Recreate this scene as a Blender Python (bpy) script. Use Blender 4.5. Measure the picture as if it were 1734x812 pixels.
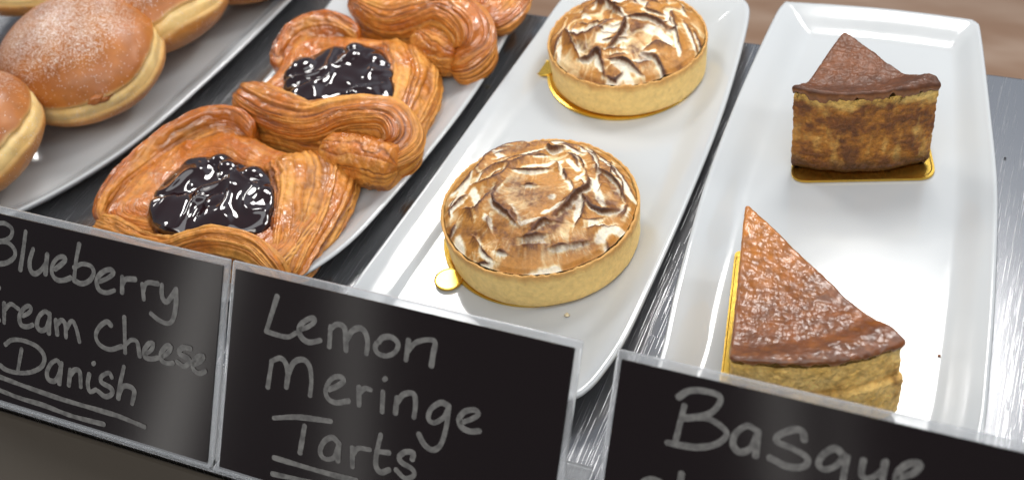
import bpy, math, random
import numpy as np
from mathutils import Matrix, Vector

# ------------------------------------------------------------------ camera
for o in list(bpy.data.objects): bpy.data.objects.remove(o)
SC = bpy.context.scene
COL = SC.collection
PW, PH = 1734.0, 812.0
FPX = 2057.7
CAM = np.array([0.09602, 0.22433, 0.38449])
CR = np.array([0.91639, 0.37979, -0.12609])
CU = np.array([-0.18657, 0.68449, 0.70474])
CF = np.array([-0.35396, 0.62229, -0.69815])
CR /= np.linalg.norm(CR); CF -= CR * (CF @ CR); CF /= np.linalg.norm(CF); CU = np.cross(CR, CF)

cd = bpy.data.cameras.new('camera'); co = bpy.data.objects.new('camera', cd); COL.objects.link(co)
cd.sensor_width = 36.0; cd.sensor_fit = 'HORIZONTAL'; cd.lens = 36.0 * FPX / PW
cd.clip_start = 0.01; cd.clip_end = 50.0
m = Matrix.Identity(4)
for i in range(3):
    m[i][0] = CR[i]; m[i][1] = CU[i]; m[i][2] = -CF[i]; m[i][3] = CAM[i]
co.matrix_world = m
cd.dof.use_dof = True; cd.dof.focus_distance = 0.50; cd.dof.aperture_fstop = 9.0
SC.camera = co

def U(px, py, z):
    d = CF + CR * (px - PW / 2) / FPX + CU * (PH / 2 - py) / FPX
    return CAM + d * ((z - CAM[2]) / d[2])

# ------------------------------------------------------------------ light
SC.view_settings.view_transform = 'Standard'; SC.view_settings.look = 'None'
SC.view_settings.exposure = 0.0; SC.view_settings.gamma = 1.0
wd = bpy.data.worlds.new('World'); SC.world = wd; wd.use_nodes = True
wb = wd.node_tree.nodes['Background']
wb.inputs[0].default_value = (0.80, 0.88, 1.0, 1); wb.inputs[1].default_value = 0.16

_wn, _wl = wd.node_tree.nodes, wd.node_tree.links
_tc = _wn.new('ShaderNodeTexCoord'); _dp = _wn.new('ShaderNodeVectorMath'); _dp.operation = 'DOT_PRODUCT'
_dv = Vector((.16, .80, .58)).normalized(); _dp.inputs[1].default_value = _dv
_wl.new(_tc.outputs['Generated'], _dp.inputs[0])
_mr = _wn.new('ShaderNodeMapRange'); _mr.interpolation_type = 'SMOOTHSTEP'
_mr.inputs[1].default_value = .90; _mr.inputs[2].default_value = .995; _mr.inputs[3].default_value = .30; _mr.inputs[4].default_value = .75
_wl.new(_dp.outputs['Value'], _mr.inputs[0]); _wl.new(_mr.outputs[0], wb.inputs[1])

def area(name, loc, target, sx, sy, power, col=(1, 1, 1), spread=180):
    l = bpy.data.lights.new(name, 'AREA'); l.shape = 'RECTANGLE'; l.size = sx; l.size_y = sy
    l.energy = power; l.color = col; l.spread = math.radians(spread)
    o = bpy.data.objects.new(name, l); COL.objects.link(o); o.location = loc
    o.rotation_euler = (Vector(target) - Vector(loc)).to_track_quat('-Z', 'Y').to_euler()
    return o
for _x in (-.86, -.325, .03, .50):
    area('case_lamp', (_x, 0.86, 0.40), (_x, 0.55, 0.0), .11, 0.12, 1.15, (1.0, 0.98, 0.95))
area('case_top_lamp', (0.02, 0.40, 0.72), (-0.20, 0.58, 0.0), 1.3, 0.40, 3.4, (0.96, 0.98, 1.0))
area('shop_ceiling_lamp', (0.35, -0.75, 1.5), (-0.1, 0.5, 0.0), 1.8, 0.5, 14.0, (1.0, 0.95, 0.88))

_SN = Vector((0, -.804, .594)); _B = Vector((0, .4163, .0005))
def mirror(px, py, dist):
    # where a thing seen mirrored in the sloping sign at this point stands
    d = Vector(CF + CR*(px - PW/2)/FPX + CU*(PH/2 - py)/FPX).normalized(); c = Vector(CAM)
    p = c + d*((_B - c).dot(_SN)/d.dot(_SN)); r = d - 2*d.dot(_SN)*_SN
    return p + r*dist, p
for (a, b_, w_, pw) in (((345, 470), (262, 800), .045, .30), ((372, 470), (300, 800), .03, .12), ((604, 480), (590, 820), .055, .22), ((1322, 640), (1326, 820), .05, .22), ((1425, 660), (1432, 830), .03, .07)):
    (m0, p0), (m1, p1) = mirror(*a, 1.5), mirror(*b_, 1.5)
    mid = (m0 + m1)/2; ln = (m1 - m0).length*1.5
    l = bpy.data.lights.new('shop_tube_lamp', 'AREA'); l.shape = 'RECTANGLE'; l.size = w_; l.size_y = ln; l.energy = 2.2*pw*ln; l.color = (1, .97, .92)
    o = bpy.data.objects.new('shop_tube_lamp', l); COL.objects.link(o)
    zz = (mid - (p0 + p1)/2).normalized(); yy = (m1 - m0); yy = (yy - zz*yy.dot(zz)).normalized(); xx = yy.cross(zz)
    mm = Matrix.Identity(4)
    for i in range(3): mm[i][0] = xx[i]; mm[i][1] = yy[i]; mm[i][2] = zz[i]; mm[i][3] = mid[i]
    o.matrix_world = mm

# ------------------------------------------------------------------ noise
_r = np.random.RandomState(7)
_P = np.arange(256); _r.shuffle(_P); _P = np.concatenate([_P, _P, _P])
_G = _r.normal(size=(256, 3)); _G /= np.linalg.norm(_G, axis=1)[:, None]
def perlin(x, y, z=0.0):
    x, y, z = np.broadcast_arrays(np.asarray(x, float), np.asarray(y, float), np.asarray(z, float))
    xi, yi, zi = np.floor(x).astype(int), np.floor(y).astype(int), np.floor(z).astype(int)
    xf, yf, zf = x - xi, y - yi, z - zi
    f = lambda t: t * t * t * (t * (t * 6 - 15) + 10)
    u, v, w = f(xf), f(yf), f(zf)
    def g(dx, dy, dz):
        h = _P[_P[_P[(xi + dx) & 255] + ((yi + dy) & 255)] + ((zi + dz) & 255)]
        G = _G[h]
        return G[..., 0] * (xf - dx) + G[..., 1] * (yf - dy) + G[..., 2] * (zf - dz)
    L = lambda a, b, t: a + (b - a) * t
    return 1.5 * L(L(L(g(0,0,0), g(1,0,0), u), L(g(0,1,0), g(1,1,0), u), v),
             L(L(g(0,0,1), g(1,0,1), u), L(g(0,1,1), g(1,1,1), u), v), w)
def fbm(x, y, z=0.0, o=4, gain=.5):
    s = 0; a = 1; t = 0
    for k in range(o):
        s = s + a * perlin(x * 2**k, y * 2**k, np.asarray(z) * 2**k + 17.3 * k); t += a; a *= gain
    return s / t
def sm(a, b, x):
    t = np.clip((x - a) / (b - a), 0, 1); return t * t * (3 - 2 * t)
def mix(a, b, t):
    t = np.asarray(t)[..., None]; return np.asarray(a) * (1 - t) + np.asarray(b) * t

# ------------------------------------------------------------------ mesh helpers
def link(name, me, mat=None, parent=None, smooth=True):
    o = bpy.data.objects.new(name, me); COL.objects.link(o)
    if mat: me.materials.append(mat)
    if smooth: me.polygons.foreach_set('use_smooth', [True] * len(me.polygons))
    if parent is not None:
        o.parent = parent; o.matrix_parent_inverse = Matrix.Translation(-parent.location)
    return o
def mesh(name, V, F, mat=None, parent=None, col=None, gloss=None, smooth=True):
    me = bpy.data.meshes.new(name)
    me.from_pydata(np.asarray(V, float).reshape(-1, 3).tolist(), [], [list(map(int, f)) for f in F]); me.update()
    n = len(me.vertices)
    if col is not None:
        a = me.color_attributes.new('Col', 'FLOAT_COLOR', 'POINT')
        c = np.ones((n, 4), np.float32); c[:, :3] = np.asarray(col).reshape(-1, 3); a.data.foreach_set('color', c.ravel())
    if gloss is not None:
        a = me.attributes.new('Gloss', 'FLOAT', 'POINT'); a.data.foreach_set('value', np.asarray(gloss, np.float32).ravel())
    return link(name, me, mat, parent, smooth)
def grid_faces(nu, nv, wrap=True, flip=False, off=0):
    F = []
    for i in range(nu - 1):
        for j in range(nv if wrap else nv - 1):
            a, b = i * nv + j, i * nv + (j + 1) % nv
            q = (a, b, b + nv, a + nv)
            F.append([off + k for k in (q[::-1] if flip else q)])
    return F
def catmull(P, n, closed=False):
    P = np.asarray(P, float); k = len(P)
    if closed: Q = np.vstack([P[-1:], P, P[:2]]); segs = k
    else: Q = np.vstack([2*P[0]-P[1], P, 2*P[-1]-P[-2]]); segs = k - 1
    t = np.linspace(0, segs, n, endpoint=not closed); i = np.minimum(t.astype(int), segs - 1); f = (t - i)[:, None]
    a, b, c, d = Q[i], Q[i+1], Q[i+2], Q[i+3]
    return .5 * (2*b + (c - a)*f + (2*a - 5*b + 4*c - d)*f**2 + (3*b - a - 3*c + d)*f**3)
def resample(P, n, closed=False):
    P = np.asarray(P, float)
    if closed: P = np.vstack([P, P[:1]])
    s = np.concatenate([[0], np.cumsum(np.linalg.norm(np.diff(P, axis=0), axis=1))])
    t = np.linspace(0, s[-1], n, endpoint=not closed)
    return np.stack([np.interp(t, s, P[:, k]) for k in range(P.shape[1])], 1)
def tag(o, label, cat, group=None):
    o['label'] = label; o['category'] = cat
    if group: o['group'] = group
    return o
def thing(name, label, cat, loc, group=None):
    o = bpy.data.objects.new(name, None); COL.objects.link(o); o.location = Vector([float(v) for v in loc])
    o.empty_display_size = .01
    bpy.context.view_layer.update()
    return tag(o, label, cat, group)

# ------------------------------------------------------------------ materials
def newmat(name):
    mt = bpy.data.materials.new(name); mt.use_nodes = True
    return mt, mt.node_tree.nodes, mt.node_tree.links, mt.node_tree.nodes['Principled BSDF']
def bump(nd, lk, b, scale, strength, dist, detail=4, coord='Object', stretch=None, vor=False):
    tc = nd.new('ShaderNodeTexCoord'); out = tc.outputs[coord]
    if stretch:
        mp = nd.new('ShaderNodeMapping'); mp.inputs['Scale'].default_value = stretch
        lk.new(out, mp.inputs[0]); out = mp.outputs[0]
    if vor:
        n = nd.new('ShaderNodeTexVoronoi'); n.inputs['Scale'].default_value = scale; h = n.outputs[0]
    else:
        n = nd.new('ShaderNodeTexNoise'); n.inputs['Scale'].default_value = scale; n.inputs['Detail'].default_value = detail; h = n.outputs[0]
    lk.new(out, n.inputs['Vector'])
    bp = nd.new('ShaderNodeBump'); bp.inputs['Strength'].default_value = strength; bp.inputs['Distance'].default_value = dist
    lk.new(h, bp.inputs['Height']); lk.new(bp.outputs[0], b.inputs['Normal'])
    return n, out
def attr_mat(name, rough=.5, sss=0.0, bscale=900, bstr=.3, bdist=.0006, gloss=False, coat=0., mottle=.25, mscale=350):
    mt, nd, lk, b = newmat(name)
    a = nd.new('ShaderNodeAttribute'); a.attribute_name = 'Col'
    n, vec = bump(nd, lk, b, bscale, bstr, bdist)
    n2 = nd.new('ShaderNodeTexNoise'); n2.inputs['Scale'].default_value = mscale; n2.inputs['Detail'].default_value = 5; lk.new(vec, n2.inputs['Vector'])
    mr = nd.new('ShaderNodeMapRange'); mr.inputs[1].default_value = .3; mr.inputs[2].default_value = .7
    mr.inputs[3].default_value = 1 - mottle; mr.inputs[4].default_value = 1 + mottle; lk.new(n2.outputs[0], mr.inputs[0])
    mx = nd.new('ShaderNodeVectorMath'); mx.operation = 'SCALE'; lk.new(a.outputs['Color'], mx.inputs[0]); lk.new(mr.outputs[0], mx.inputs['Scale'])
    lk.new(mx.outputs[0], b.inputs['Base Color'])
    b.inputs['Roughness'].default_value = rough
    if sss:
        b.inputs['Subsurface Weight'].default_value = sss; b.inputs['Subsurface Radius'].default_value = (.004, .002, .001); b.inputs['Subsurface Scale'].default_value = 1.0
    if gloss:
        g = nd.new('ShaderNodeAttribute'); g.attribute_name = 'Gloss'
        m2 = nd.new('ShaderNodeMapRange'); m2.inputs[3].default_value = rough; m2.inputs[4].default_value = .16; lk.new(g.outputs['Fac'], m2.inputs[0])
        lk.new(m2.outputs[0], b.inputs['Roughness'])
        lk.new(g.outputs['Fac'], b.inputs['Coat Weight']); b.inputs['Coat Roughness'].default_value = .10
    elif coat:
        b.inputs['Coat Weight'].default_value = coat; b.inputs['Coat Roughness'].default_value = .12
    return mt
M_PASTRY = attr_mat('laminated_pastry', .46, .0, 520, .5, .0013, True, mottle=.22, mscale=300)
M_SHORT = attr_mat('shortcrust', .62, .05, 900, .6, .0009, mottle=.09, mscale=420)
M_MERINGUE = attr_mat('toasted_meringue', .5, .12, 1300, .25, .0004, mottle=.14, mscale=700)
M_CAKE = attr_mat('cheesecake_crumb', .6, .05, 520, .9, .0024, mottle=.28, mscale=420)
M_DONUT = attr_mat('fried_dough', .48, .1, 1400, .25, .0004, mottle=.08, mscale=300)

def simple(name, col, rough, metal=0., coat=0., spec=.5):
    mt, nd, lk, b = newmat(name)
    b.inputs['Base Color'].default_value = (*col, 1); b.inputs['Roughness'].default_value = rough; b.inputs['Metallic'].default_value = metal
    b.inputs['Coat Weight'].default_value = coat; b.inputs['Specular IOR Level'].default_value = spec
    return mt, nd, lk, b
M_PLATE, nd, lk, b = simple('white_porcelain', (.475, .492, .50), .12, coat=.45)
b.inputs['Coat Roughness'].default_value = .03
_tc = nd.new('ShaderNodeTexCoord'); _n = nd.new('ShaderNodeTexNoise'); _n.inputs['Scale'].default_value = 22; _n.inputs['Detail'].default_value = 6; _n.inputs['Roughness'].default_value = .65
lk.new(_tc.outputs['Object'], _n.inputs['Vector'])
_m = nd.new('ShaderNodeMapRange'); _m.inputs[1].default_value = .35; _m.inputs[2].default_value = .7; _m.inputs[3].default_value = .08; _m.inputs[4].default_value = .26
lk.new(_n.outputs[0], _m.inputs[0]); lk.new(_m.outputs[0], b.inputs['Roughness'])
_m2 = nd.new('ShaderNodeMapRange'); _m2.inputs[1].default_value = .35; _m2.inputs[2].default_value = .7; _m2.inputs[3].default_value = .02; _m2.inputs[4].default_value = .10
lk.new(_n.outputs[0], _m2.inputs[0]); lk.new(_m2.outputs[0], b.inputs['Coat Roughness'])
M_GOLD, nd, lk, b = simple('gold_foil_card', (.72, .46, .085), .27, 1.0)
bump(nd, lk, b, 500, .15, .0003)
M_BLUE, nd, lk, b = simple('blueberry_glaze', (.012, .0015, .002), .07, coat=1.0)
b.inputs['Coat Roughness'].default_value = .03

# brushed, scratched steel shelf
M_STEEL, nd, lk, b = simple('scratched_steel', (.26, .26, .26), .30, 1.0)
tc = nd.new('ShaderNodeTexCoord')
hs = None
for k, (rot, sc, thr) in enumerate([(.15, (420, 5, 1), .60), (-.25, (360, 4, 1), .64), (.75, (420, 5, 1), .69), (-1.2, (420, 7, 1), .70)]):
    mp = nd.new('ShaderNodeMapping'); mp.inputs['Rotation'].default_value = (0, 0, rot); mp.inputs['Scale'].default_value = sc; mp.inputs['Location'].default_value = (k*3.1, k*1.7, 0)
    lk.new(tc.outputs['Object'], mp.inputs[0])
    n = nd.new('ShaderNodeTexNoise'); n.inputs['Scale'].default_value = 5; n.inputs['Detail'].default_value = 3; lk.new(mp.outputs[0], n.inputs['Vector'])
    mr = nd.new('ShaderNodeMapRange'); mr.inputs[1].default_value = thr; mr.inputs[2].default_value = thr + .16; lk.new(n.outputs[0], mr.inputs[0])
    if hs is None: hs = mr.outputs[0]
    else:
        mx = nd.new('ShaderNodeMath'); mx.operation = 'MAXIMUM'; lk.new(hs, mx.inputs[0]); lk.new(mr.outputs[0], mx.inputs[1]); hs = mx.outputs[0]
mr = nd.new('ShaderNodeMapRange'); mr.inputs[3].default_value = .24; mr.inputs[4].default_value = .5; lk.new(hs, mr.inputs[0]); lk.new(mr.outputs[0], b.inputs['Roughness'])
bp = nd.new('ShaderNodeBump'); bp.inputs['Strength'].default_value = .2; bp.inputs['Distance'].default_value = .0003; lk.new(hs, bp.inputs['Height']); lk.new(bp.outputs[0], b.inputs['Normal'])
cr = nd.new('ShaderNodeMix'); cr.data_type = 'RGBA'; cr.inputs[6].default_value = (.38, .38, .39, 1); cr.inputs[7].default_value = (.58, .58, .58, 1)
lk.new(hs, cr.inputs[0]); lk.new(cr.outputs[2], b.inputs['Base Color'])

M_WOOD, nd, lk, b = simple('brown_floor', (.33, .20, .12), .45)
tc = nd.new('ShaderNodeTexCoord'); mp = nd.new('ShaderNodeMapping'); mp.inputs['Scale'].default_value = (2.5, 9, 1); lk.new(tc.outputs['Object'], mp.inputs[0])
n = nd.new('ShaderNodeTexNoise'); n.inputs['Scale'].default_value = 3.5; n.inputs['Detail'].default_value = 3; lk.new(mp.outputs[0], n.inputs['Vector'])
cr = nd.new('ShaderNodeValToRGB'); cr.color_ramp.elements[0].color = (.33, .195, .12, 1); cr.color_ramp.elements[1].color = (.47, .33, .24, 1)
cr.color_ramp.elements[0].position = .38; cr.color_ramp.elements[1].position = .66
lk.new(n.outputs[0], cr.inputs[0]); lk.new(cr.outputs[0], b.inputs['Base Color'])

M_LEDGE, nd, lk, b = simple('dull_ledge', (.045, .034, .022), .6)
bump(nd, lk, b, 60, .1, .001)
M_CARD, nd, lk, b = simple('black_card', (.009, .005, .005), .115, coat=.0, spec=.26)
b.inputs['Coat Roughness'].default_value = .08
M_CHALK, nd, lk, b = simple('grey_marker_ink', (.20, .19, .18), .5)
tcn = nd.new('ShaderNodeTexCoord'); nn = nd.new('ShaderNodeTexNoise'); nn.inputs['Scale'].default_value = 420; nn.inputs['Detail'].default_value = 6; lk.new(tcn.outputs['Object'], nn.inputs['Vector'])
cr = nd.new('ShaderNodeValToRGB'); cr.color_ramp.elements[0].color = (.075, .07, .066, 1); cr.color_ramp.elements[1].color = (.17, .162, .15, 1)
cr.color_ramp.elements[0].position = .3; cr.color_ramp.elements[1].position = .65
lk.new(nn.outputs[0], cr.inputs[0]); lk.new(cr.outputs[0], b.inputs['Base Color'])
M_ACRYL, nd, lk, b = simple('clear_acrylic', (.78, .79, .80), .10)
b.inputs['Transmission Weight'].default_value = .75; b.inputs['IOR'].default_value = 1.2
M_CRUMB = attr_mat('crumb', .8, 0, 900, .5, .0005)

# ------------------------------------------------------------------ setting
def slab(name, x0, x1, y0, y1, z0, z1, mat, parent=None, bev=0):
    V = [(x, y, z) for z in (z0, z1) for y in (y0, y1) for x in (x0, x1)]
    F = [(0,2,3,1), (4,5,7,6), (0,1,5,4), (2,6,7,3), (0,4,6,2), (1,3,7,5)]
    o = mesh(name, V, F, mat, parent, smooth=False)
    if bev:
        md = o.modifiers.new('bevel', 'BEVEL'); md.width = bev; md.segments = 3
    return o
s = slab('shelf', -.75, .55,     .4155, .7350, -.012, 0, M_STEEL, bev=.0015); s['kind'] = 'structure'
s = slab('floor', -3, 3, -.2, 4, -.22, -.20, M_WOOD); s['kind'] = 'structure'
s = slab('front_ledge', -.75, .55,   .20, .4152, -.03, -.0005, M_LEDGE, bev=.003); s['kind'] = 'structure'

# ------------------------------------------------------------------ plates
def plate(label, pts):
    P = resample(catmull([U(x, y, .0125)[:2] if w else (x, y) for (x, y, w) in pts], 600, True), 320, True)
    lo, hi = P.min(0), P.max(0); c = (lo + hi) / 2; h = (hi - lo) / 2
    prof = [(.022, 0), (.020, .0006), (.012, .004), (.0035, .0085), (.0008, .0108), (0, .0118), (.0006, .0126), (.0018, .0127), (.0030, .0122)]
    for d in np.concatenate([np.linspace(.005, .03, 14), np.linspace(.034, h[0] * .97, 9)]):
        prof.append((d, .0058 + .0062 * (1 - sm(.002, .020, d)) + .0006 * (1 - d / h[0]) * 0))
    rings = []
    for d, z in prof:
        r = c + (P - c) * np.array([1 - d / h[0], 1 - d / h[1]])
        rings.append(np.column_stack([r, np.full(len(r), z)]))
    nv = len(P); V = np.vstack(rings)
    F = grid_faces(len(rings), nv)
    F.append([(len(rings)-1)*nv + j for j in range(nv)]); F.append(list(range(nv))[::-1])
    V[:, 2] += .0003
    o = mesh('serving_plate', V - np.array([c[0], c[1], 0]), F, M_PLATE)
    o.location = (c[0], c[1], 0)
    tag(o, label, 'plate', 'long white platters side by side on the shelf')
    return o
def R4(*a): return [(x, y, 1) for x, y in a]
plate('white platter under the dark brown cheesecake slices, bordered by bare steel on its right',
      R4((1326, 6), (1345, 4), (1490, 14), (1630, 31), (1654, 38), (1662, 60), (1678, 190), (1690, 320), (1687, 480), (1678, 620), (1664, 745)) + [(.106, .475, 0), (.100, .462, 0), (.085, .459, 0), (.04, .4585, 0), (.005, .459, 0), (-.006, .463, 0), (-.0105, .475, 0)] +
      R4((1115, 610), (1140, 500), (1165, 405), (1198, 295), (1250, 160), (1305, 40)))
plate('white platter under the two round toasted tarts',
      R4((952, -3), (975, -12), (1110, -6), (1245, -2), (1265, 4), (1269, 30), (1250, 110), (1215, 220), (1160, 355), (1105, 480), (1060, 575), (1020, 635), (992, 664), (968, 676)) + [(-.055, .468, 0), (-.10, .466, 0), (-.135, .469, 0), (-.148, .478, 0)] +
      R4((592, 490), (650, 410), (735, 295), (822, 175), (905, 62)))
plate('white platter under the glossy blueberry pastries',
      [(-.270, .722, 0), (-.266, .744, 0), (-.255, .752, 0), (-.21, .755, 0), (-.17, .754, 0), (-.156, .748, 0)] +
      R4((893, -8), (862, 55), (825, 125), (785, 185), (738, 246), (672, 325), (602, 402), (540, 450), (488, 476)) + [(-.20, .488, 0), (-.235, .486, 0), (-.258, .490, 0), (-.267, .505, 0), (-.272, .56, 0)] +
      R4((390, 198), (490, 85), (560, 2)))
plate('white platter under the sugared doughnuts, leftmost in the case',
      [(-.400, .70, 0), (-.395, .735, 0), (-.385, .745, 0), (-.34, .748, 0), (-.30, .745, 0), (-.290, .735, 0)] +
      R4((492, 0), (372, 117), (208, 256), (32, 357)) + [(-.36, .497, 0), (-.38, .495, 0), (-.40, .498, 0), (-.41, .51, 0), (-.412, .56, 0), (-.408, .63, 0)])
FLOOR = .0063

# ------------------------------------------------------------------ tarts
def disc_board(name, label, c, r, tab, tabr, z):
    t = np.linspace(0, 2*np.pi, 120, endpoint=False)
    V = []; F = []
    def disc(cx, cy, rr, z0, z1, lip):
        b = len(V)
        for (k, zz) in ((1, z0), (1, z1), (1 - lip, z1 + .0002), (1 - 2.2*lip, z1 - .0001), (.02, z1 - .0001)):
            V.extend([(cx + rr*k*math.cos(a), cy + rr*k*math.sin(a), zz) for a in t])
        F.extend(grid_faces(5, 120, True, False, b)); F.append([b + 4*120 + i for i in range(120)]); F.append([b + i for i in range(120)][::-1])
    disc(c[0], c[1], r, z, z + .0011, .03); disc(tab[0], tab[1], tabr, z + .0006, z + .0016, .05)
    o = mesh(name, np.array(V) - np.array([c[0], c[1], z]), F, M_GOLD, smooth=False); o.location = (c[0], c[1], z)
    return tag(o, label, 'cake board', 'gold boards under the cakes')

def tart(label, board_label, c, R, H, tab, seed, board_off, peaks, rot, arms=5, spiral=1.2, fold2=1., toastup=0., strokes=(), whites=(), scorch=(), swirl=.3, wisps=0):
    zb = FLOOR + .0013
    t = thing('meringue_tart', label, 'tart', (c[0], c[1], zb), 'meringue tarts on the white platter')
    disc_board('cake_board', board_label, (c[0] + board_off[0], c[1] + board_off[1]), R * .985, tab, .0063, FLOOR)
    n = 300; th = np.linspace(0, 2*np.pi, n, endpoint=False); ct, st = np.cos(th), np.sin(th)
    prof = [(.05, 0), (.6, 0), (.955, 0), (.972, .0006)] + [(.975 + .025*k/10, .0012 + (H - .0022) * k/10) for k in range(11)] + [(.998, H - .0004), (.990, H), (.980, H), (.970, H - .0004), (.962, H - .0014), (.945, H - .005), (.9, H - .006)]
    V = []; C = []
    for i, (r, z) in enumerate(prof):
        zz = np.full(n, z); w = sm(0.3*H, H, z)
        rr = R * r * (1 + .0045 * perlin(ct*3 + seed, st*3, z*200) + .004 * perlin(ct*9, st*9, seed + z*300))
        if z > .8*H: zz = zz + .0011 * perlin(ct*14, st*14, seed + r*20) + .0005 * perlin(ct*40, st*40, seed + r*60)
        V.append(np.column_stack([c[0] + rr*ct, c[1] + rr*st, zb + zz]))
        pale = np.array([.92, .65, .24]); gold = np.array([.60, .31, .085])
        k = sm(.72*H, 1.0*H, z + .0030 * fbm(ct*5, st*5, seed)) * .95 + .16 * (1 - sm(0, .25*H, z))
        k = np.clip(k + .14 * fbm(ct*4, st*4, seed + z*150), 0, 1)
        pit = sm(.42, .60, perlin(ct*16 + seed, st*16, z*520))*.22
        C.append(mix(mix(pale, gold, np.clip(k, 0, 1) * np.ones(n)), np.array([.34, .15, .04]), pit))
    mesh('tart_shell', np.vstack(V), grid_faces(len(prof), n), M_SHORT, t, np.vstack(C))
    # meringue : folded swirls with scorched crests
    nr, nt = 190, 460
    rr = np.linspace(0, 1, nr)[:, None]; tt = np.linspace(0, 2*np.pi, nt, endpoint=False)[None, :]
    edge = .960 * (1 + .012 * perlin(np.cos(tt)*4, np.sin(tt)*4, seed+3.) + .008 * perlin(np.cos(tt)*12, np.sin(tt)*12, seed+9.))
    u = rr * np.cos(tt) * edge; v = rr * np.sin(tt) * edge
    cr_, sr_ = math.cos(rot), math.sin(rot); x = u*cr_ - v*sr_; y = u*sr_ + v*cr_
    s = seed * 3.7
    wx = fbm(x*1.7 + s, y*1.7, 1.5, 3); wy = fbm(x*1.7, y*1.7 + s, 5.5, 3)
    X = x + .45*wx; Y = y + .45*wy
    def saw(q):
        q = q % 1.0
        return q, np.where(q < .84, (q/.84)**1.5, sm(0, 1, (1 - q)/.16))
    tw = tt + np.zeros_like(rr) + rot
    q1, h1 = saw(arms*tw/(2*np.pi) + spiral*rr + 1.25*fbm(X*1.7 + s, Y*1.7, 2.2, 2) + .05*fbm(x*7, y*7, s, 2))
    q2, h2 = saw(3.4*fbm(X*1.25 + 5 + s, Y*1.25 + 3, 8.2, 2) + 1.9*(Y*.8 - X*.45) + .06*fbm(x*7, y*7, s + 4, 2))
    cen = sm(.12, .42, rr)
    A1 = swirl*cen*sm(-.40, .25, fbm(x*1.5 + 9, y*1.5 + s, 4.4, 2)); A2 = (.25 + .75*sm(-.2, .3, fbm(x*1.5 + 2, y*1.5 - s, 7.4, 2)))*fold2
    em = 1 - sm(.78, 1.0, rr)
    fine = fbm(x*14, y*14, s, 3)
    dome = (1 - rr**2.2)
    hh = H + .0005 + .0105 * dome + (.0026*h1*A1 + .0022*h2*A2) * (.25 + .75*em) + .0004*fine*em - .0010*sm(.955, 1, rr)
    pk = np.zeros_like(hh)
    for (pu, pv, ph_, pw) in peaks:
        d = np.hypot((u - pu), (v - pv)); pk = np.maximum(pk, ph_ * np.exp(-(d / pw)**1.1))
    hh = hh + pk
    U0, V0 = R*u*1000, R*v*1000
    dk = np.zeros_like(hh); tw_ = np.zeros_like(hh); ad = np.zeros_like(hh); sc_ = np.zeros_like(hh)
    par_ = [0]
    def field(pts, n=12):
        L = np.array([(U(px, py, zb + H + .007)[:2] - c)*1000 for px, py in pts]) if not isinstance(pts, np.ndarray) else pts
        L = resample(catmull(L, 60), n) if len(L) > 1 else np.vstack([L, L + .05])
        best = np.full(hh.shape, 1e9); side = np.zeros_like(hh); par = np.zeros_like(hh)
        jx = .55*perlin(U0*.35 + seed, V0*.35, 1.) + .25*perlin(U0*.9, V0*.9, 3.); jy = .55*perlin(U0*.35, V0*.35 + seed, 5.) + .25*perlin(U0*.9, V0*.9, 8.)
        for i in range(len(L) - 1):
            ex, ey = L[i+1] - L[i]; l2 = ex*ex + ey*ey + 1e-9
            dx, dy = U0 + jx - L[i, 0], V0 + jy - L[i, 1]; t_ = np.clip((dx*ex + dy*ey)/l2, 0, 1)
            sd = np.sign(ex*dy - ey*dx); dx = dx - t_*ex; dy = dy - t_*ey
            d = dx*dx + dy*dy; m_ = d < best
            best = np.where(m_, d, best); side = np.where(m_, sd, side); par = np.where(m_, (i + t_)/(len(L) - 1), par)
        par_[0] = par
        return np.sqrt(best), side, np.sin(np.pi*np.clip(par*.86 + .07, 0, 1))**.6
    wr = np.random.RandomState(int(seed*100)); allst = [(*q, 1.) for q in strokes]
    for k in range(wisps):
        r0 = R*1000*math.sqrt(wr.uniform(.10, .80)); a0 = wr.uniform(0, 2*np.pi); ln = wr.uniform(5, 13); dr = wr.uniform(-.35, .75); bend = wr.uniform(-.5, .5)
        P_ = []
        for f in np.linspace(-.5, .5, 5):
            ra = r0 + dr*ln*f; aa = a0 + ln*f/max(r0, 9)
            P_.append([ra*math.cos(aa) + bend*(1 - 4*f*f)*1.5, ra*math.sin(aa) + bend*(1 - 4*f*f)*1.5])
        P_ = np.array(P_); P_ *= np.minimum(1, .90*R*1000/np.maximum(np.linalg.norm(P_, axis=1), 1e-6))[:, None]
        allst.append((P_, wr.uniform(1.2, 2.4), wr.uniform(.5, .95), wr.choice([-1, 1]), wr.uniform(.45, 1.)))
    for pts, hgt, wd_, gentle, vis_ in allst:
        d, side, tp = field(pts)
        g = np.where(side*gentle > 0, np.exp(-d/4.2), np.exp(-(d/.7)**1.3))
        ad = np.maximum(ad, hgt*.00135*tp*g)
        dk = np.maximum(dk, vis_*np.exp(-(d/(.62*wd_))**2)*tp)
        tw_ += np.where(side*gentle > 0, .30*np.exp(-(d/2.6)**2), -.62*np.exp(-((d - .95)/.85)**2))*tp*(.5 + .5*vis_)
        tw_ += .45*perlin(par_[0]*len(pts)*3.2 + hgt*7, d*.10, hgt)*np.exp(-d/5.)*np.minimum(1, d/1.)
    for pts, wd_ in whites:
        d, side, tp = field(pts); tw_ -= 1.0*np.exp(-(d/(.85*wd_))**3)*np.clip(tp + .3, 0, 1)
    for pts, wd_ in scorch:
        d, side, tp = field(pts); sc_ = np.maximum(sc_, np.exp(-(d/wd_)**2)*(.65 + .8*fbm(U0*.5, V0*.5, 3., 3)))
    hh = hh + ad*(.35 + .65*em)
    wv = np.clip(em + .3, 0, 1)
    crest1 = sm(.66, .86, q1) * (1 - sm(.88, .93, q1)) * A1; crest2 = sm(.70, .86, q2) * (1 - sm(.88, .94, q2)) * A2
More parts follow.
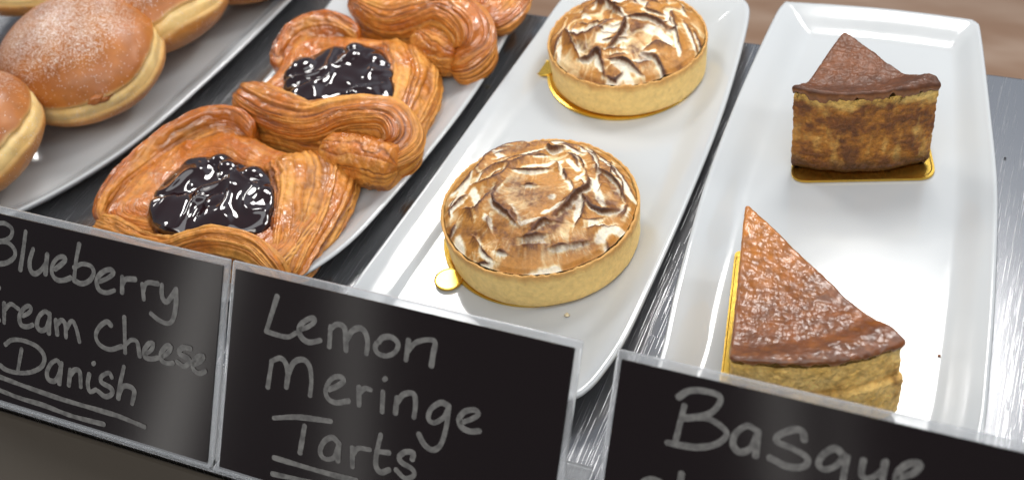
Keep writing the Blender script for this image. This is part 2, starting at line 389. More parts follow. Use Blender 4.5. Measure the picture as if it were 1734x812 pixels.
    crest = np.maximum(crest1, crest2) * sm(-.55, .25, fbm(x*3.0, y*3.0, s+12, 3))
    cliff = np.maximum(sm(.90, .95, q1) * (1 - sm(.0, .22, (q1 + .03) % 1.0) * (q1 < .5)) * A1, sm(.9, .95, q2) * A2)
    low = np.maximum((1 - sm(.02, .30, q1)) * A1, (1 - sm(.02, .28, q2)) * A2 * .9)
    toast = .50 + .42 * fbm(x*2.4 + 4, y*2.4, s + 6, 4) + .28*(np.maximum(h1*A1, h2*A2) - .4)
    toast = toast - .55*np.maximum(cliff, low*.85) + .0*fine
    toast = np.clip(toast + toastup + tw_, 0, 1)
    sco = sm(.12, .50, fbm(x*2.6 - 7, y*2.6 + 2, s + 20, 5, .6)) * .8
    white = np.array([.86, .79, .63]); cream = np.array([.74, .55, .29]); amber = np.array([.47, .205, .036]); brown = np.array([.14, .047, .012]); burnt = np.array([.05, .020, .012])
    col = mix(white, cream, sm(.05, .30, toast)); col = mix(col, amber, sm(.25, .58, toast)) if False else col * (1 - sm(.25, .6, toast)[..., None]) + amber * sm(.25, .6, toast)[..., None]
    bt = np.clip(sm(.66, 1.0, toast) * .6 + .95*sco * sm(.25, .55, toast) + sc_, 0, 1)[..., None]; col = col*(1 - bt) + brown*bt
    k = np.clip(.55*crest + dk*(.9 + .5*fine) + .5*sm(.0018, .0045, pk), 0, 1)[..., None]
    k1 = np.clip(k*1.8, 0, 1); col = col*(1 - k1) + brown*k1
    k2 = np.clip(k*1.7 - .65, 0, 1); col = col*(1 - k2) + burnt*k2
    V = np.stack([c[0] + R*u, c[1] + R*v, zb + hh], -1)
    mesh('meringue', V, grid_faces(nr, nt), M_MERINGUE, t, col)
    return t
def zt(ox, oy, sc, L): return [[(ox + x/sc, oy + y/sc) for x, y in st] for st in L]
def zk(ox, oy, sc, L): return [(zt(ox, oy, sc, [st])[0], *r) for st, *r in L]
ST1 = zk(700, 210, 2.319, [
 ([(330,262),(318,325),(372,372),(400,400)], 2.5, 1.3, 1), ([(455,445),(510,400),(545,395)], 2.6, 1.2, 1), ([(560,375),(600,345),(640,300),(690,262),(685,215)], 3.0, 1.5, 1), ([(672,190),(660,160),(610,125)], 2.6, .9, 1),
 ([(205,187),(250,178),(300,112),(340,85),(410,62),(455,78)], 4.5, 1.2, -1), ([(245,185),(262,202),(330,182),(380,186),(450,160),(530,112)], 3.2, .95, -1), ([(230,237),(280,247),(350,230),(382,187)], 3., 1.0, -1),
 ([(195,325),(240,350),(290,312),(322,285)], 3.5, 1.0, -1), ([(525,88),(550,125),(592,95)], 4., 1.3, 1), ([(604,123),(640,160),(650,185)], 2.5, 1.1, -1),
 ([(718,175),(790,215),(832,282)], 2.8, .9, 1), ([(662,288),(690,330),(745,340),(805,318)], 2.4, 1.5, 1), ([(640,400),(660,370),(682,300)], 2.4, .9, -1), ([(755,430),(780,465),(825,438)], 2.0, 1.3, 1),
 ([(118,312),(160,300),(212,275)], 2.6, .8, 1), ([(128,402),(160,370)], 2., .9, 1), ([(212,500),(290,506)], 1.6, .7, 1), ([(405,592),(495,553)], 1.6, .8, 1), ([(380,202),(470,216),(545,205)], 2.0, .7, 1), ([(440,268),(485,268)], 1.2, .9, 1), ([(590,198),(606,245)], 1.6, 1.0, 1),
 ([(650,80),(740,120),(820,180),(860,240)], 1.6, .6, 1), ([(560,70),(650,85)], 2., .9, -1), ([(150,240),(200,215),(235,175)], 2.4, .8, 1), ([(690,530),(725,515)], 1.5, .8, 1)])
WH1 = zk(700, 210, 2.319, [([(440,200),(520,190),(580,172)], 1.6), ([(545,312),(550,314)], 1.7), ([(512,375),(580,345)], 1.3), ([(425,405),(500,397)], 1.2), ([(280,372),(302,402)], 1.5), ([(235,262),(252,312)], 1.8), ([(185,255),(205,230)], 2.2), ([(715,240),(745,325)], 1.6),
 ([(800,205),(860,262)], 1.6), ([(652,318),(640,382)], 1.3), ([(165,420),(180,470)], 2.4), ([(230,515),(310,565)], 2.8), ([(720,430),(772,388),(830,385)], 2.0), ([(420,560),(520,540),(560,530)], 2.2), ([(300,100),(350,130)], 1.6), ([(430,130),(500,105)], 1.4), ([(610,165),(650,200)], 1.3), ([(140,290),(190,270)], 1.6), ([(640,240),(665,215)], 1.)])
SC1 = zk(700, 210, 2.319, [([(320,290),(350,340),(420,400)], 4.5), ([(440,420),(520,405),(590,350)], 2.6), ([(400,260),(480,330)], 5.), ([(320,400),(420,470),(520,420)], 5.), ([(400,470),(540,470)], 4.), ([(200,400),(260,430)], 3.), ([(560,400),(640,320)], 3.), ([(420,300),(520,310)], 5.), ([(620,460),(690,440)], 4.), ([(700,300),(800,320)], 3.), ([(780,460),(800,440)], 2.6), ([(140,395),(165,385)], 2.), ([(350,100),(430,85)], 3.), ([(660,510),(680,505)], 2.), ([(730,190),(800,260)], 2.4)])
ST2 = zk(880, 0, 3.3825, [([(462,2),(455,50),(540,92),(602,150)], 3.5, 1.0, 1), ([(262,168),(290,215),(350,237),(450,215),(552,165)], 3.4, 1.3, -1), ([(352,160),(400,185),(480,182),(552,163)], 2.6, .9, -1), ([(610,152),(600,210),(550,272),(500,300)], 3.2, 1.5, -1),
 ([(338,322),(400,327),(440,300),(470,350),(482,392)], 3., 1.5, 1), ([(258,168),(300,260),(340,322)], 3.4, .9, -1), ([(610,157),(700,150),(790,167),(862,197)], 2.8, 1.1, 1), ([(715,92),(760,117),(832,122)], 2.2, 1.0, 1), ([(718,312),(780,322),(830,372),(872,422)], 3., 1.3, 1),
 ([(718,292),(790,265),(872,260)], 2.4, 1.1, -1), ([(500,340),(600,350),(702,387)], 2.6, .9, 1), ([(482,392),(540,407),(585,385)], 2.4, 1.1, 1), ([(870,92),(900,200),(922,262)], 2.4, .8, 1), ([(998,150),(1052,232)], 1.6, .9, 1), ([(720,95),(740,62),(800,42)], 2.2, .8, -1), ([(560,20),(640,30),(720,45)], 2.2, .8, 1), ([(180,270),(220,200),(258,165)], 2.6, .9, 1), ([(940,120),(990,190),(1020,240)], 1.6, .6, 1), ([(660,525),(700,530),(780,490)], 1.4, .7, 1)])
WH2 = zk(880, 0, 3.3825, [([(462,32),(430,92)], 2.), ([(575,112),(612,160)], 1.5), ([(480,240),(520,225),(565,200)], 3.2), ([(740,200),(800,215),(852,237)], 2.6), ([(290,190),(340,205),(430,205)], 1.8), ([(840,100),(860,162)], 1.8), ([(888,160),(912,282)], 1.2), ([(540,350),(600,382),(650,460)], 2.0), ([(440,340),(470,372)], 1.4),
 ([(880,440),(935,435)], 1.8), ([(945,380),(1010,340),(1035,285)], 2.2), ([(290,455),(380,495),(500,515),(650,525)], 1.6), ([(370,110),(400,135)], 1.6), ([(540,35),(640,48),(730,60)], 1.6), ([(640,150),(720,160)], 1.2), ([(500,415),(570,405)], 1.3), ([(770,300),(700,315)], 1.2), ([(230,240),(215,290)], 1.)])
SC2 = zk(880, 0, 3.3825, [([(240,370),(260,385)], 3.), ([(340,400),(480,442)], 3.6), ([(800,400),(830,410)], 3.), ([(550,490),(580,485)], 2.6), ([(640,220),(690,190)], 4.), ([(530,100),(560,110)], 3.2), ([(330,260),(430,300)], 3.), ([(780,160),(840,185)], 2.4), ([(920,330),(960,400)], 3.), ([(650,290),(720,340)], 3.)])
c1 = U(915, 357, FLOOR + .021)[:2]; c2 = U(1063, 88, FLOOR + .021)[:2]
c1 = np.array([-.0820, .5664]); c2 = np.array([-.0843, .6908])
tart('lemon tart with scorched meringue nearest the handwritten signs', 'gold round board whose tab shows at the left of the near tart', c1, .0434, .0195, U(760, 474, .007)[:2], 1.3, (-.0030, .0008),
     [], .4, 6, 1.6, .12, .18, ST1, WH1, SC1, 0., 46)
tart('paler lemon tart with golden toasted meringue at the far end of its platter', 'gold round board whose tab shows at the left of the far tart', c2, .0398, .0190, U(924, 117, .007)[:2], 6.1, (-.0022, -.0016),
     [((U(1019, 22, FLOOR+.028)[0] - c2[0])/.0398, (U(1019, 22, FLOOR+.028)[1] - c2[1])/.0398, .008, .055)], 2.2, 4, 1.0, .6, .20, ST2, WH2, SC2, .2, 24)

# ------------------------------------------------------------------ pastries
LIGHT = np.array([.68, .315, .065]); MID = np.array([.48, .145, .011]); DARK = np.array([.13, .030, .004]); GLAZE = np.array([.40, .085, .002])
_hr = np.random.RandomState(3).rand(997)
def hashl(i): return _hr[np.asarray(i).astype(int) % 997]
def layer_color(ell, tone, brown, vis=1.):
    """ell: layer coordinate, brown 0..1"""
    f = ell - np.floor(ell); line = 1 - sm(.0, .24, np.minimum(f, 1 - f))
    h = hashl(np.floor(ell) + 40)
    k = np.clip(tone + 1.0*(h - .5)*vis, 0, 1)
    col = mix(MID, LIGHT, k)
    col = col*(1 - (brown*.8)[..., None]) + GLAZE*(brown*.8)[..., None]
    d = np.clip(line * (.15 + .8*hashl(np.floor(ell + .5) + 140))*vis, 0, 1)[..., None]
    return col*(1 - d) + DARK*d, line
def sweep(name, parent, pts, nl=170, na=230, layers=24, amp=.00055, sq=2.3, seed=0., cap=(.12, .12), twist=0., glaze=.5, tone=.5, shape=None):
    D = []
    for (px, py, z, a, b, roll) in pts:
        w = U(px, py, FLOOR + z); D.append([*w, a, b, roll])
    Q = resample_w(catmull(D, 400), nl)
    P = Q[:, :3]; T = np.gradient(P, axis=0); T /= np.linalg.norm(T, axis=1)[:, None]
    Z = np.array([0, 0, 1.]); S = np.cross(T, Z); S /= np.linalg.norm(S, axis=1)[:, None]; N = np.cross(S, T)
    s = np.linspace(0, 1, nl)
    tp = np.ones(nl)
    if cap[0]: k = np.clip(s / cap[0], 0, 1); tp *= np.sqrt(np.clip(1 - (1 - k)**2, .0004, 1))
    if cap[1]: k = np.clip((1 - s) / cap[1], 0, 1); tp *= np.sqrt(np.clip(1 - (1 - k)**2, .0004, 1))
    th = np.linspace(0, 2*np.pi, na, endpoint=False)[None, :]
    if shape is None:
        ct, st = np.cos(th), np.sin(th); e = 2.0/sq
        cx = np.sign(ct)*np.abs(ct)**e; cz = np.sign(st)*np.abs(st)**e; nx_, nz_ = ct, st
    else:
        G = resample(np.array(shape, float), na, True)
        for _ in range(3): G = .25*np.roll(G, 1, 0) + .5*G + .25*np.roll(G, -1, 0)
        D_ = np.roll(G, -1, 0) - np.roll(G, 1, 0); D_ /= np.linalg.norm(D_, axis=1)[:, None]
        cx, cz = G[None, :, 0], G[None, :, 1]; nx_, nz_ = -D_[None, :, 1], D_[None, :, 0]
        if (nx_*cx + nz_*cz).sum() < 0: nx_, nz_ = -nx_, -nz_
        ct, st = cx, cz
    ss = s[:, None]
    wob = .5*perlin(ss*4 + seed, ct*1.3, st*1.3) + .2*perlin(ss*11 + seed, ct*3, st*3)
    ell = 1.9*layers*(th/(2*np.pi) + twist*ss) + 1.0*wob + 200; ell = ell + .34*np.sin(ell*2.1) + .9*perlin(ss*1.5, ct*2.5 + seed, st*2.5); vis = sm(-.7, .05, fbm(ss*7 + seed, ct*2.2, st*2.2 + seed, 3))
    f = ell - np.floor(ell); rid = np.sin(np.pi*f)**.7
    h = hashl(np.floor(ell) + 40)
    eb = layers*.42*(th/(2*np.pi) + twist*ss) + .8*wob + .5*perlin(ss*1.2 + seed, ct*1.5, st*1.5) + 50; eb = eb + .3*np.sin(eb*2.3)
    fb = eb - np.floor(eb); groove = np.exp(-(np.minimum(fb, 1 - fb)/.09)**2) * sm(-.3, .2, perlin(ss*4, np.floor(eb + .5)*3.3 + seed, 2.))
    brown = np.clip(.62 + .9*perlin(ss*5 + seed + 7, ct*1.6, st*1.6) - .25 + .5*np.maximum(st, 0)*glaze*2 - .3, 0, 1)
    col, line = layer_color(ell, tone + .25*perlin(ss*6, ct*2 + seed, st*2), brown, vis)
    col = col*(1 - .55*groove[..., None]) + DARK*(.55*groove[..., None])
    a = (Q[:, 3]*tp)[:, None]; b_ = (Q[:, 4]*tp)[:, None]
    dis = (amp*(rid - .6)*vis + amp*1.5*(h - .5)*(.3 + .7*vis) - .0006*groove + .0007*np.sin(np.pi*fb)) * tp[:, None] + .0010*fbm(ss*14 + seed, ct*3, st*3, 3)*tp[:, None] + .0009*wob*tp[:, None]
    ro = np.radians(Q[:, 5])[:, None]
    lx = (a*cx + dis*nx_); lz = (b_*cz + dis*nz_)
    X = lx*np.cos(ro) - lz*np.sin(ro); Y = lx*np.sin(ro) + lz*np.cos(ro)
    V = P[:, None, :] + S[:, None, :]*X[..., None] + N[:, None, :]*Y[..., None]
    V[..., 2] = np.maximum(V[..., 2], FLOOR + .0002)
    gl = np.clip(sm(.25, .7, brown)*glaze*1.6, 0, 1)
    F = grid_faces(nl, na, True, True); F.append(list(range(na))); F.append([(nl-1)*na + j for j in range(na)][::-1])
    return mesh(name, V, F, M_PASTRY, parent, col, gl)
def resample_w(Q, n):
    s = np.concatenate([[0], np.cumsum(np.linalg.norm(np.diff(Q[:, :3], axis=0), axis=1))])
    t = np.linspace(0, s[-1], n)
    return np.stack([np.interp(t, s, Q[:, k]) for k in range(Q.shape[1])], 1)
def pad(name, parent, outline, H, seed, zproj=.008, side_layers=7, top_layers=9, dip=.006, tone=.5, glaze=.4, centre=None):
    P = resample(catmull([U(x, y, FLOOR + zproj)[:2] for x, y in outline], 600, True), 300, True)
    c = P.mean(0) if centre is None else U(*centre, FLOOR + zproj)[:2]
    n = len(P); rings = []; cols = []; gls = []
    ang = np.arctan2(P[:, 1] - c[1], P[:, 0] - c[0]); ca, sa = np.cos(ang), np.sin(ang)
    prof = [(.90, 0., 0)]
    for k in range(60):
        f = k / 59; prof.append((.93 + .07*math.sin(f*2.2 + .35), f*.62, f*side_layers*.6))
    for k in range(1, 150):
        f = k / 149; sc = 1 - f; d = min(f/.22, 1)
        z = .62 + .38*math.sqrt(1 - (1 - d)**2)
        prof.append((sc*.9999*(.93 + .07*math.sin(2.55)) if True else sc, z, side_layers*.6 + f*top_layers*1.6))
    for sc, zf, l in prof:
        wob = .45*perlin(ca*2 + seed, sa*2, sc*3) + .2*perlin(ca*7 + seed, sa*7, sc*6)
        ell = l*1.7 + wob*1.6 + 300; ell = ell + .34*np.sin(ell*2.1)
        ff = ell - np.floor(ell); rid = np.sin(np.pi*ff)**.7
        br = np.clip(.55*zf - .1 + .7*perlin(ca*3 + seed, sa*3, sc*5 + 4), 0, 1)
        br = np.clip(br + .35*(sc < .75)*(zf > .9), 0, 1); col, line = layer_color(ell, tone + .25*perlin(ca*4, sa*4 + seed, sc*4), br, (.25 if (sc < .8 and zf > .9) else 1.)*np.ones(n))
        q = c + (P - c)*sc*(1 + .010*(rid[:, None] - .6)*(sc > .5) + .012*wob[:, None])
        z = FLOOR + H*zf*(1 + .07*perlin(ca*2.5, sa*2.5, seed + sc*3)) + .0004*(rid - .6)*(zf > .5) + .0008*fbm(q[:, 0]*140, q[:, 1]*140, seed, 3)*(zf > .9) - dip*sm(.62, .35, sc)
        if sc > 1.2: z = z*0
        rings.append(np.column_stack([q, np.maximum(z, FLOOR)])); cols.append(col); gls.append(np.clip(sm(.3, .7, br)*glaze*1.6, 0, 1))
    F = grid_faces(len(prof), n)
    return mesh(name, np.vstack(rings), F, M_PASTRY, parent, np.vstack(cols), np.concatenate(gls))
def filling(name, parent, outline, zproj, base, top, seed, nb=2, br=(.0046, .0062), berries=()):
    P = resample(catmull([U(x, y, FLOOR + zproj)[:2] for x, y in outline], 400, True), 220, True)
    c = P.mean(0); rs = np.concatenate([np.linspace(1, .96, 5), np.linspace(.955, 0.002, 90)])
    XY = c + (P - c)[None]*rs[:, None, None]
    x, y = XY[..., 0], XY[..., 1]
    d = (1 - rs)[:, None]
    z = base + (top - base)*np.sqrt(1 - (1 - np.clip(d/.45, 0, 1))**2) + np.zeros_like(x)
    rg = np.random.RandomState(int(seed*10)); zz = np.zeros_like(x)
    B = []
    for k in range(nb):
        i = rg.randint(len(P)); f = math.sqrt(rg.rand())*.86; B.append((*(c + (P[i] - c)*f), rg.uniform(*br), rg.uniform(.3, .75)))
    for (px, py, r, k) in berries: B.append((*U(px, py, FLOOR + top)[:2], r, k))
    for bx, by, r, k in B:
        q = 1 - ((x - bx)**2 + (y - by)**2)/r**2
        zz = np.maximum(zz, np.where(q > 0, np.sqrt(np.clip(q, 0, 1))*r*k, 0))
    wx, wy = perlin(x*60, y*60, seed + 1), perlin(x*60, y*60, seed + 7)
    g1 = 1 - np.abs(perlin(x*52 + .8*wx + seed, y*52 + .8*wy, seed)); g2 = perlin(x*85 + wx, y*85 + wy, seed + 3)
    zz = np.maximum(zz, .0028*g1**2.5 + .0009*g2) + .0002*g2
    z = z + zz*sm(0, .12, d)
    XYZ = np.dstack([x, y, FLOOR + z])
    skirt = XYZ[:1].copy(); skirt[..., 2] = FLOOR + base - .006
    V = np.concatenate([skirt, XYZ])
    o = mesh(name, V, grid_faces(len(rs) + 1, len(P)), M_BLUE, parent)
    sb = o.modifiers.new('smooth', 'SMOOTH'); sb.factor = .5; sb.iterations = 14
    return o
WALL = [(-1, -1), (-1, -.4), (-.97, .3), (-.88, .85), (-.66, 1), (-.40, .80), (0, .35), (.5, -.1), (1, -.45), (1, -1)]
FLAP = [(-1, -1), (-1, .35), (-.93, .85), (-.75, 1), (-.3, .92), (.2, .72), (.6, .45), (.88, .15), (1, -.25), (1, -.7), (.93, -1)]
LIP = [(-1, -1), (-1, .5), (-.75, .92), (-.2, 1), (.5, .85), (1, .45), (1, -.3), (.8, -1)]
GD = 'blueberry pastries on the second platter'
# nearest pastry
t = thing('blueberry_danish', 'square blueberry pastry nearest the signs, right flap of straight layered lines', 'pastry', U(385, 350, FLOOR), GD)
pad('pastry_base', t, [(172, 388), (215, 330), (270, 265), (330, 228), (395, 222), (470, 262), (545, 285), (590, 308), (594, 335), (560, 390), (500, 460), (470, 478), (400, 450), (300, 425), (220, 408)], .017, 1.7, top_layers=11, tone=.55, centre=(375, 345), dip=.004)
sweep('pastry_fold', t, [(178, 385, .007, .006, .007, 0), (205, 345, .009, .010, .009, 0), (245, 305, .0105, .012, .0105, 0), (298, 265, .012, .0125, .012, 0), (350, 238, .0135, .012, .0135, 0), (392, 232, .013, .011, .013, 0), (428, 252, .010, .008, .010, 0)], seed=2.2, glaze=.95, tone=.35, layers=15, shape=WALL, cap=(.05, .06))
sweep('pastry_flap', t, [(485, 474, .006, .007, .006, 0), (498, 430, .0082, .0102, .0082, 0), (514, 380, .0098, .0146, .0098, 0), (527, 335, .0108, .0180, .0108, 0), (529, 300, .0110, .0200, .0110, 0), (518, 276, .0095, .0210, .0095, 0)], seed=5.2, glaze=.45, tone=.62, layers=16, shape=FLAP, cap=(.08, .04), amp=.0010)
sweep('pastry_fold', t, [(168, 388, .008, .006, .006, 0), (200, 402, .009, .0065, .0090, -8), (250, 424, .009, .006, .0105, -12), (300, 437, .010, .006, .0110, -12), (345, 432, .0125, .006, .0135, -8), (392, 434, .014, .006, .016, -4), (435, 447, .0125, .006, .0145, 0), (465, 468, .010, .006, .011, 0), (486, 488, .007, .005, .006, 0)], seed=8.2, glaze=.3, tone=.55, layers=18, shape=LIP, cap=(.04, .08))
filling('blueberry_filling', t, [(242, 345), (264, 304), (300, 270), (350, 260), (385, 255), (418, 272), (454, 282), (472, 315), (468, 348), (442, 382), (395, 396), (330, 402), (272, 394), (246, 370)], .021, .015, .0215, 1.1, berries=[(372, 268, .006, .6), (432, 290, .0065, .5), (385, 282, .005, .6), (455, 322, .0055, .4)])
# middle pastry
t = thing('blueberry_danish', 'blueberry pastry between the other two, rolled end at its lower right', 'pastry', U(575, 190, FLOOR), GD)
pad('pastry_base', t, [(418, 205), (425, 180), (470, 140), (492, 90), (520, 62), (570, 60), (620, 80), (690, 90), (722, 125), (727, 155), (688, 215), (655, 252), (600, 275), (540, 265), (470, 245), (425, 228)], .019, 3.1, top_layers=10, tone=.5, centre=(578, 165), dip=.005)
sweep('pastry_fold', t, [(484, 128, .009, .007, .009, 0), (500, 98, .012, .011, .012, 0), (530, 76, .0145, .012, .0145, 0), (568, 74, .0145, .011, .0145, 0), (604, 92, .010, .008, .010, 0)], seed=12.2, glaze=.85, tone=.45, layers=14, shape=WALL, cap=(.06, .10))
sweep('pastry_flap', t, [(650, 260, .007, .007, .007, 0), (668, 222, .0095, .0108, .0095, 0), (685, 180, .011, .0132, .011, 0), (693, 142, .0115, .0148, .0115, 0), (684, 108, .0115, .0155, .0115, 0), (668, 90, .0095, .0150, .0095, 0)], seed=15.2, glaze=.45, tone=.62, layers=14, shape=FLAP, cap=(.08, .05), amp=.0010)
sweep('pastry_fold', t, [(408, 166, .016, .005, .005, 0), (430, 170, .019, .0085, .008, -25), (475, 193, .019, .010, .010, -30), (525, 209, .019, .0095, .010, -25), (580, 202, .021, .009, .0105, -15), (630, 204, .0225, .009, .011, 0), (665, 215, .021, .0095, .011, 15), (680, 243, .016, .010, .010, 20), (668, 272, .011, .009, .009, 0), (640, 284, .008, .007, .007, 0)], seed=18.2, glaze=.55, tone=.5, layers=18, nl=200, cap=(.03, .12), sq=2.9)
sweep('pastry_roll', t, [(547, 255, .012, .0100, .0105, 0), (580, 262, .012, .0112, .0115, 0), (620, 271, .012, .0115, .0118, 0), (655, 280, .012, .0105, .0115, 0), (678, 286, .012, .0095, .0105, 0)], seed=21.2, glaze=.35, tone=.6, layers=8, cap=(.22, .05), amp=.0005, sq=2.5)
filling('blueberry_filling', t, [(474, 130), (486, 104), (530, 90), (578, 76), (622, 76), (660, 92), (675, 125), (670, 165), (645, 192), (600, 192), (550, 192), (500, 186), (478, 162)], .022, .017, .0245, 2.3, berries=[(602, 82, .0058, .7), (600, 96, .0055, .6), (640, 100, .0065, .5), (512, 110, .007, .45), (650, 150, .006, .4)])
# far pastry
t = thing('blueberry_danish', 'glazed pastry cut by the top of the photo, tightly coiled end', 'pastry', U(720, 20, FLOOR), GD)
pad('pastry_base', t, [(600, 45), (605, 20), (640, -40), (700, -75), (790, -60), (850, -30), (868, -5), (866, 20), (835, 50), (800, 85), (740, 100), (690, 92), (640, 75), (608, 60)], .020, 6.1, top_layers=10, tone=.5, centre=(730, -5), dip=.003)
sweep('pastry_fold', t, [(598, 12, .018, .005, .006, 0), (625, 10, .021, .010, .009, -20), (670, 25, .021, .013, .011, -25), (715, 25, .023, .013, .0125, -20), (760, 30, .024, .012, .013, 0), (795, 58, .021, .0115, .013, 10), (805, 88, .015, .010, .011, 0), (790, 112, .010, .009, .009, 0), (765, 118, .007, .006, .006, 0)], seed=28.2, glaze=.6, tone=.5, layers=22, nl=200, cap=(.03, .12), sq=2.8)
sweep('pastry_flap', t, [(770, -60, .018, .009, .009, 0), (830, -40, .018, .014, .010, 10), (852, -10, .017, .015, .010, 15), (838, 25, .014, .013, .009, 10), (815, 50, .010, .008, .008, 0)], seed=31.2, glaze=.6, tone=.55, layers=22)
sweep('pastry_roll', t, [(708, 62, .013, .0095, .011, 0), (728, 70, .0135, .0115, .0125, 0), (752, 82, .013, .0125, .013, 0), (775, 93, .012, .011, .012, 0), (792, 100, .011, .008, .009, 0)], seed=35.2, glaze=.4, tone=.62, layers=12, cap=(.3, .3), twist=.0)

# ------------------------------------------------------------------ doughnuts
M_JAM, nd, lk, b = simple('jam', (.36, .12, .03), .25)
def sugar_mat():
    mt, nd, lk, b = newmat('sugared_crust')
    a = nd.new('ShaderNodeAttribute'); a.attribute_name = 'Col'
    g = nd.new('ShaderNodeAttribute'); g.attribute_name = 'Gloss'
    tc = nd.new('ShaderNodeTexCoord'); v = nd.new('ShaderNodeTexVoronoi'); v.inputs['Scale'].default_value = 2500; lk.new(tc.outputs['Object'], v.inputs['Vector'])
    hs = nd.new('ShaderNodeSeparateColor'); lk.new(v.outputs['Color'], hs.inputs[0])
    lt = nd.new('ShaderNodeMath'); lt.operation = 'LESS_THAN'; lk.new(hs.outputs[0], lt.inputs[0]); lk.new(g.outputs['Fac'], lt.inputs[1])
    dd = nd.new('ShaderNodeMath'); dd.operation = 'LESS_THAN'; dd.inputs[1].default_value = .52; lk.new(v.outputs['Distance'], dd.inputs[0])
    mm = nd.new('ShaderNodeMath'); mm.operation = 'MULTIPLY'; lk.new(lt.outputs[0], mm.inputs[0]); lk.new(dd.outputs[0], mm.inputs[1])
    n2 = nd.new('ShaderNodeTexNoise'); n2.inputs['Scale'].default_value = 160; n2.inputs['Detail'].default_value = 5; lk.new(tc.outputs['Object'], n2.inputs['Vector'])
    mr = nd.new('ShaderNodeMapRange'); mr.inputs[1].default_value = .3; mr.inputs[2].default_value = .7; mr.inputs[3].default_value = .88; mr.inputs[4].default_value = 1.12; lk.new(n2.outputs[0], mr.inputs[0])
    sc = nd.new('ShaderNodeVectorMath'); sc.operation = 'SCALE'; lk.new(a.outputs['Color'], sc.inputs[0]); lk.new(mr.outputs[0], sc.inputs['Scale'])
    mx = nd.new('ShaderNodeMix'); mx.data_type = 'RGBA'; mx.inputs[7].default_value = (.80, .74, .68, 1); lk.new(mm.outputs[0], mx.inputs[0]); lk.new(sc.outputs[0], mx.inputs[6]); lk.new(mx.outputs[2], b.inputs['Base Color'])
    bp = nd.new('ShaderNodeBump'); bp.inputs['Strength'].default_value = .6; bp.inputs['Distance'].default_value = .0005; lk.new(mm.outputs[0], bp.inputs['Height']); lk.new(bp.outputs[0], b.inputs['Normal'])
    b.inputs['Roughness'].default_value = .42; b.inputs['Subsurface Weight'].default_value = .08; b.inputs['Subsurface Radius'].default_value = (.004, .002, .001); b.inputs['Subsurface Scale'].default_value = 1.
    return mt
M_SUGAR = sugar_mat()
GN = 'sugared doughnuts on the leftmost platter'
